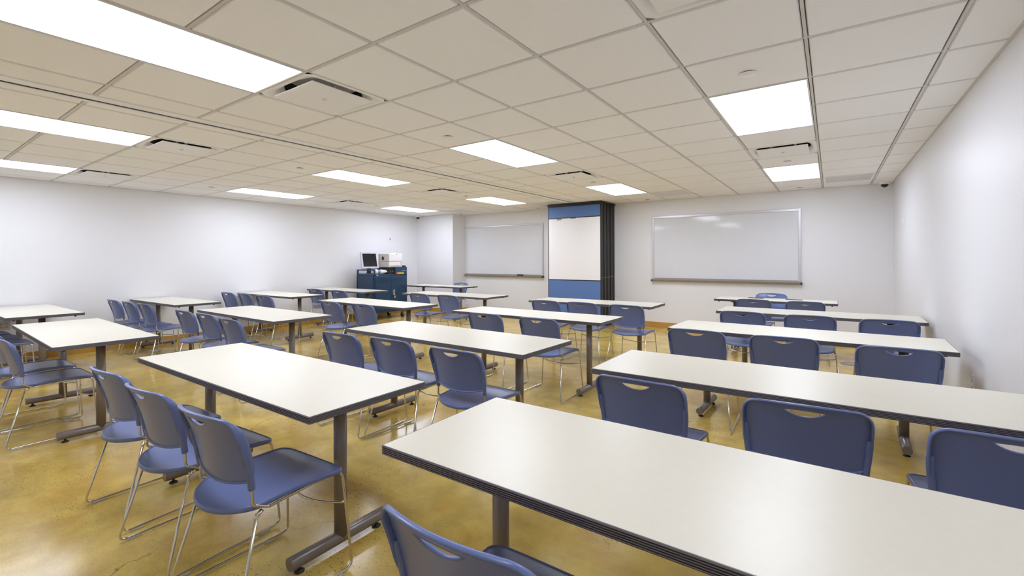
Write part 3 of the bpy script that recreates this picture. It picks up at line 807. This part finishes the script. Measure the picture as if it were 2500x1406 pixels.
sheet_paper('folder', 'thin dark folder on the instructor table, farther from the right wall', 'folder', -.91, 7.50, TH+.0008, .20, .10, -.15, 'panel', .0035, 'dark folders on the instructor table')
sheet_paper('folder', 'thin dark folder on the instructor table, the one nearer the right wall', 'folder', -.43, 7.47, TH+.0008, .20, .10, -.15, 'panel', .0035, 'dark folders on the instructor table')

# ------------------------------------------------------------------ plates on the walls and floor
def plate(name, label, cat, loc, axis, wx, hz, m_, sockets=(), group=None, rocker=False):
    """cover plate; local x runs along the wall, -y points into the room"""
    t = thing(name, label, cat, loc, {'back': 0, 'left': pi/2, 'right': -pi/2}[axis], group)
    bm = bmesh.new(); box(bm, -wx/2, wx/2, -.007, 0, -hz/2, hz/2, .003, 2); build('cover_plate', bm, m_, t)
    for (sx, sz) in sockets:
        bm = bmesh.new(); box(bm, sx-.017, sx+.017, -.0095, -.004, sz-.014, sz+.014, .003, 1, 0)
        for q in (-.007, .007): box(bm, sx+q-.0018, sx+q+.0018, -.0102, -.009, sz-.004, sz+.006, mi=1)
        cyl(bm, (sx, -.0102, sz-.009), (sx, -.009, sz-.009), .003, n=8, mi=1)
        build('receptacle', bm, [m_, 'black'], t)
    if rocker:
        bm = bmesh.new(); box(bm, -.016, .016, -.013, -.004, -.033, .033, .003, 1); build('rocker', bm, m_, t)
    return t
plate('wall_outlet', 'grey four-socket outlet low on the left wall by the first table', 'outlet', (XL, 1.06, .49), 'left', .118, .118, 'plate2', [(-.026, .022), (.026, .022), (-.026, -.022), (.026, -.022)], 'wall outlets')
plate('wall_outlet', 'narrow white outlet below the wide whiteboard, next to the divider', 'outlet', (-2.742, YB, .47), 'back', .072, .116, 'plate', [(0, .022), (0, -.022)], 'wall outlets')
plate('wall_outlet', 'wider white outlet plate below the wide whiteboard', 'outlet', (-2.615, YB, .47), 'back', .092, .16, 'plate', [(0, .022), (0, -.022)], 'wall outlets')
plate('wall_outlet', 'white outlet low on the right wall behind the third table', 'outlet', (XR, 4.14, .50), 'right', .075, .118, 'plate', [(0, .022), (0, -.022)], 'wall outlets')
s1 = plate('wall_control', 'white wall plate with dark sensor eye above the cart', 'wall plate', (XL, 7.40, 1.83), 'left', .075, .118, 'plate', (), 'wall plates above the cart')
bm = bmesh.new(); cyl(bm, (-.008, -.012, .0), (-.008, -.005, .0), .014, n=14); build('sensor_eye', bm, 'black', s1)
plate('wall_control', 'blank white wall plate above the cart, nearer the corner', 'wall plate', (XL, 7.53, 1.83), 'left', .075, .118, 'plate', (), 'wall plates above the cart')
plate('light_switch', 'white rocker switch high on the right wall, nearer the corner', 'switch', (XR, 7.68, 1.80), 'right', .075, .118, 'plate', (), 'switches on the right wall', True)
plate('light_switch', 'white rocker switch high on the right wall, farther from the corner', 'switch', (XR, 7.47, 1.80), 'right', .075, .118, 'plate', (), 'switches on the right wall', True)
t = thing('floor_outlet', 'round metal floor outlet cover between the right-wall tables', 'floor outlet', (.195, 7.02, .0005))
bm = bmesh.new(); lathe(bm, [(0, .003), (.085, .003), (.086, .004), (.105, .004), (.112, .0)], n=32); build('cover', bm, 'steel', t)
bm = bmesh.new(); lathe(bm, [(.086, .0042), (.090, .0046), (.094, .0042)], n=32); build('ring', bm, 'bracket', t)
bm = bmesh.new(); box(bm, -.010, .010, -.007, .007, 0, .004, .0015, 1); o = build('paper_scrap', bm, 'paper'); o.location = (-.95, 3.85, .0005)
tag(o, 'tiny white paper scrap on the floor beside a table foot', 'scrap')
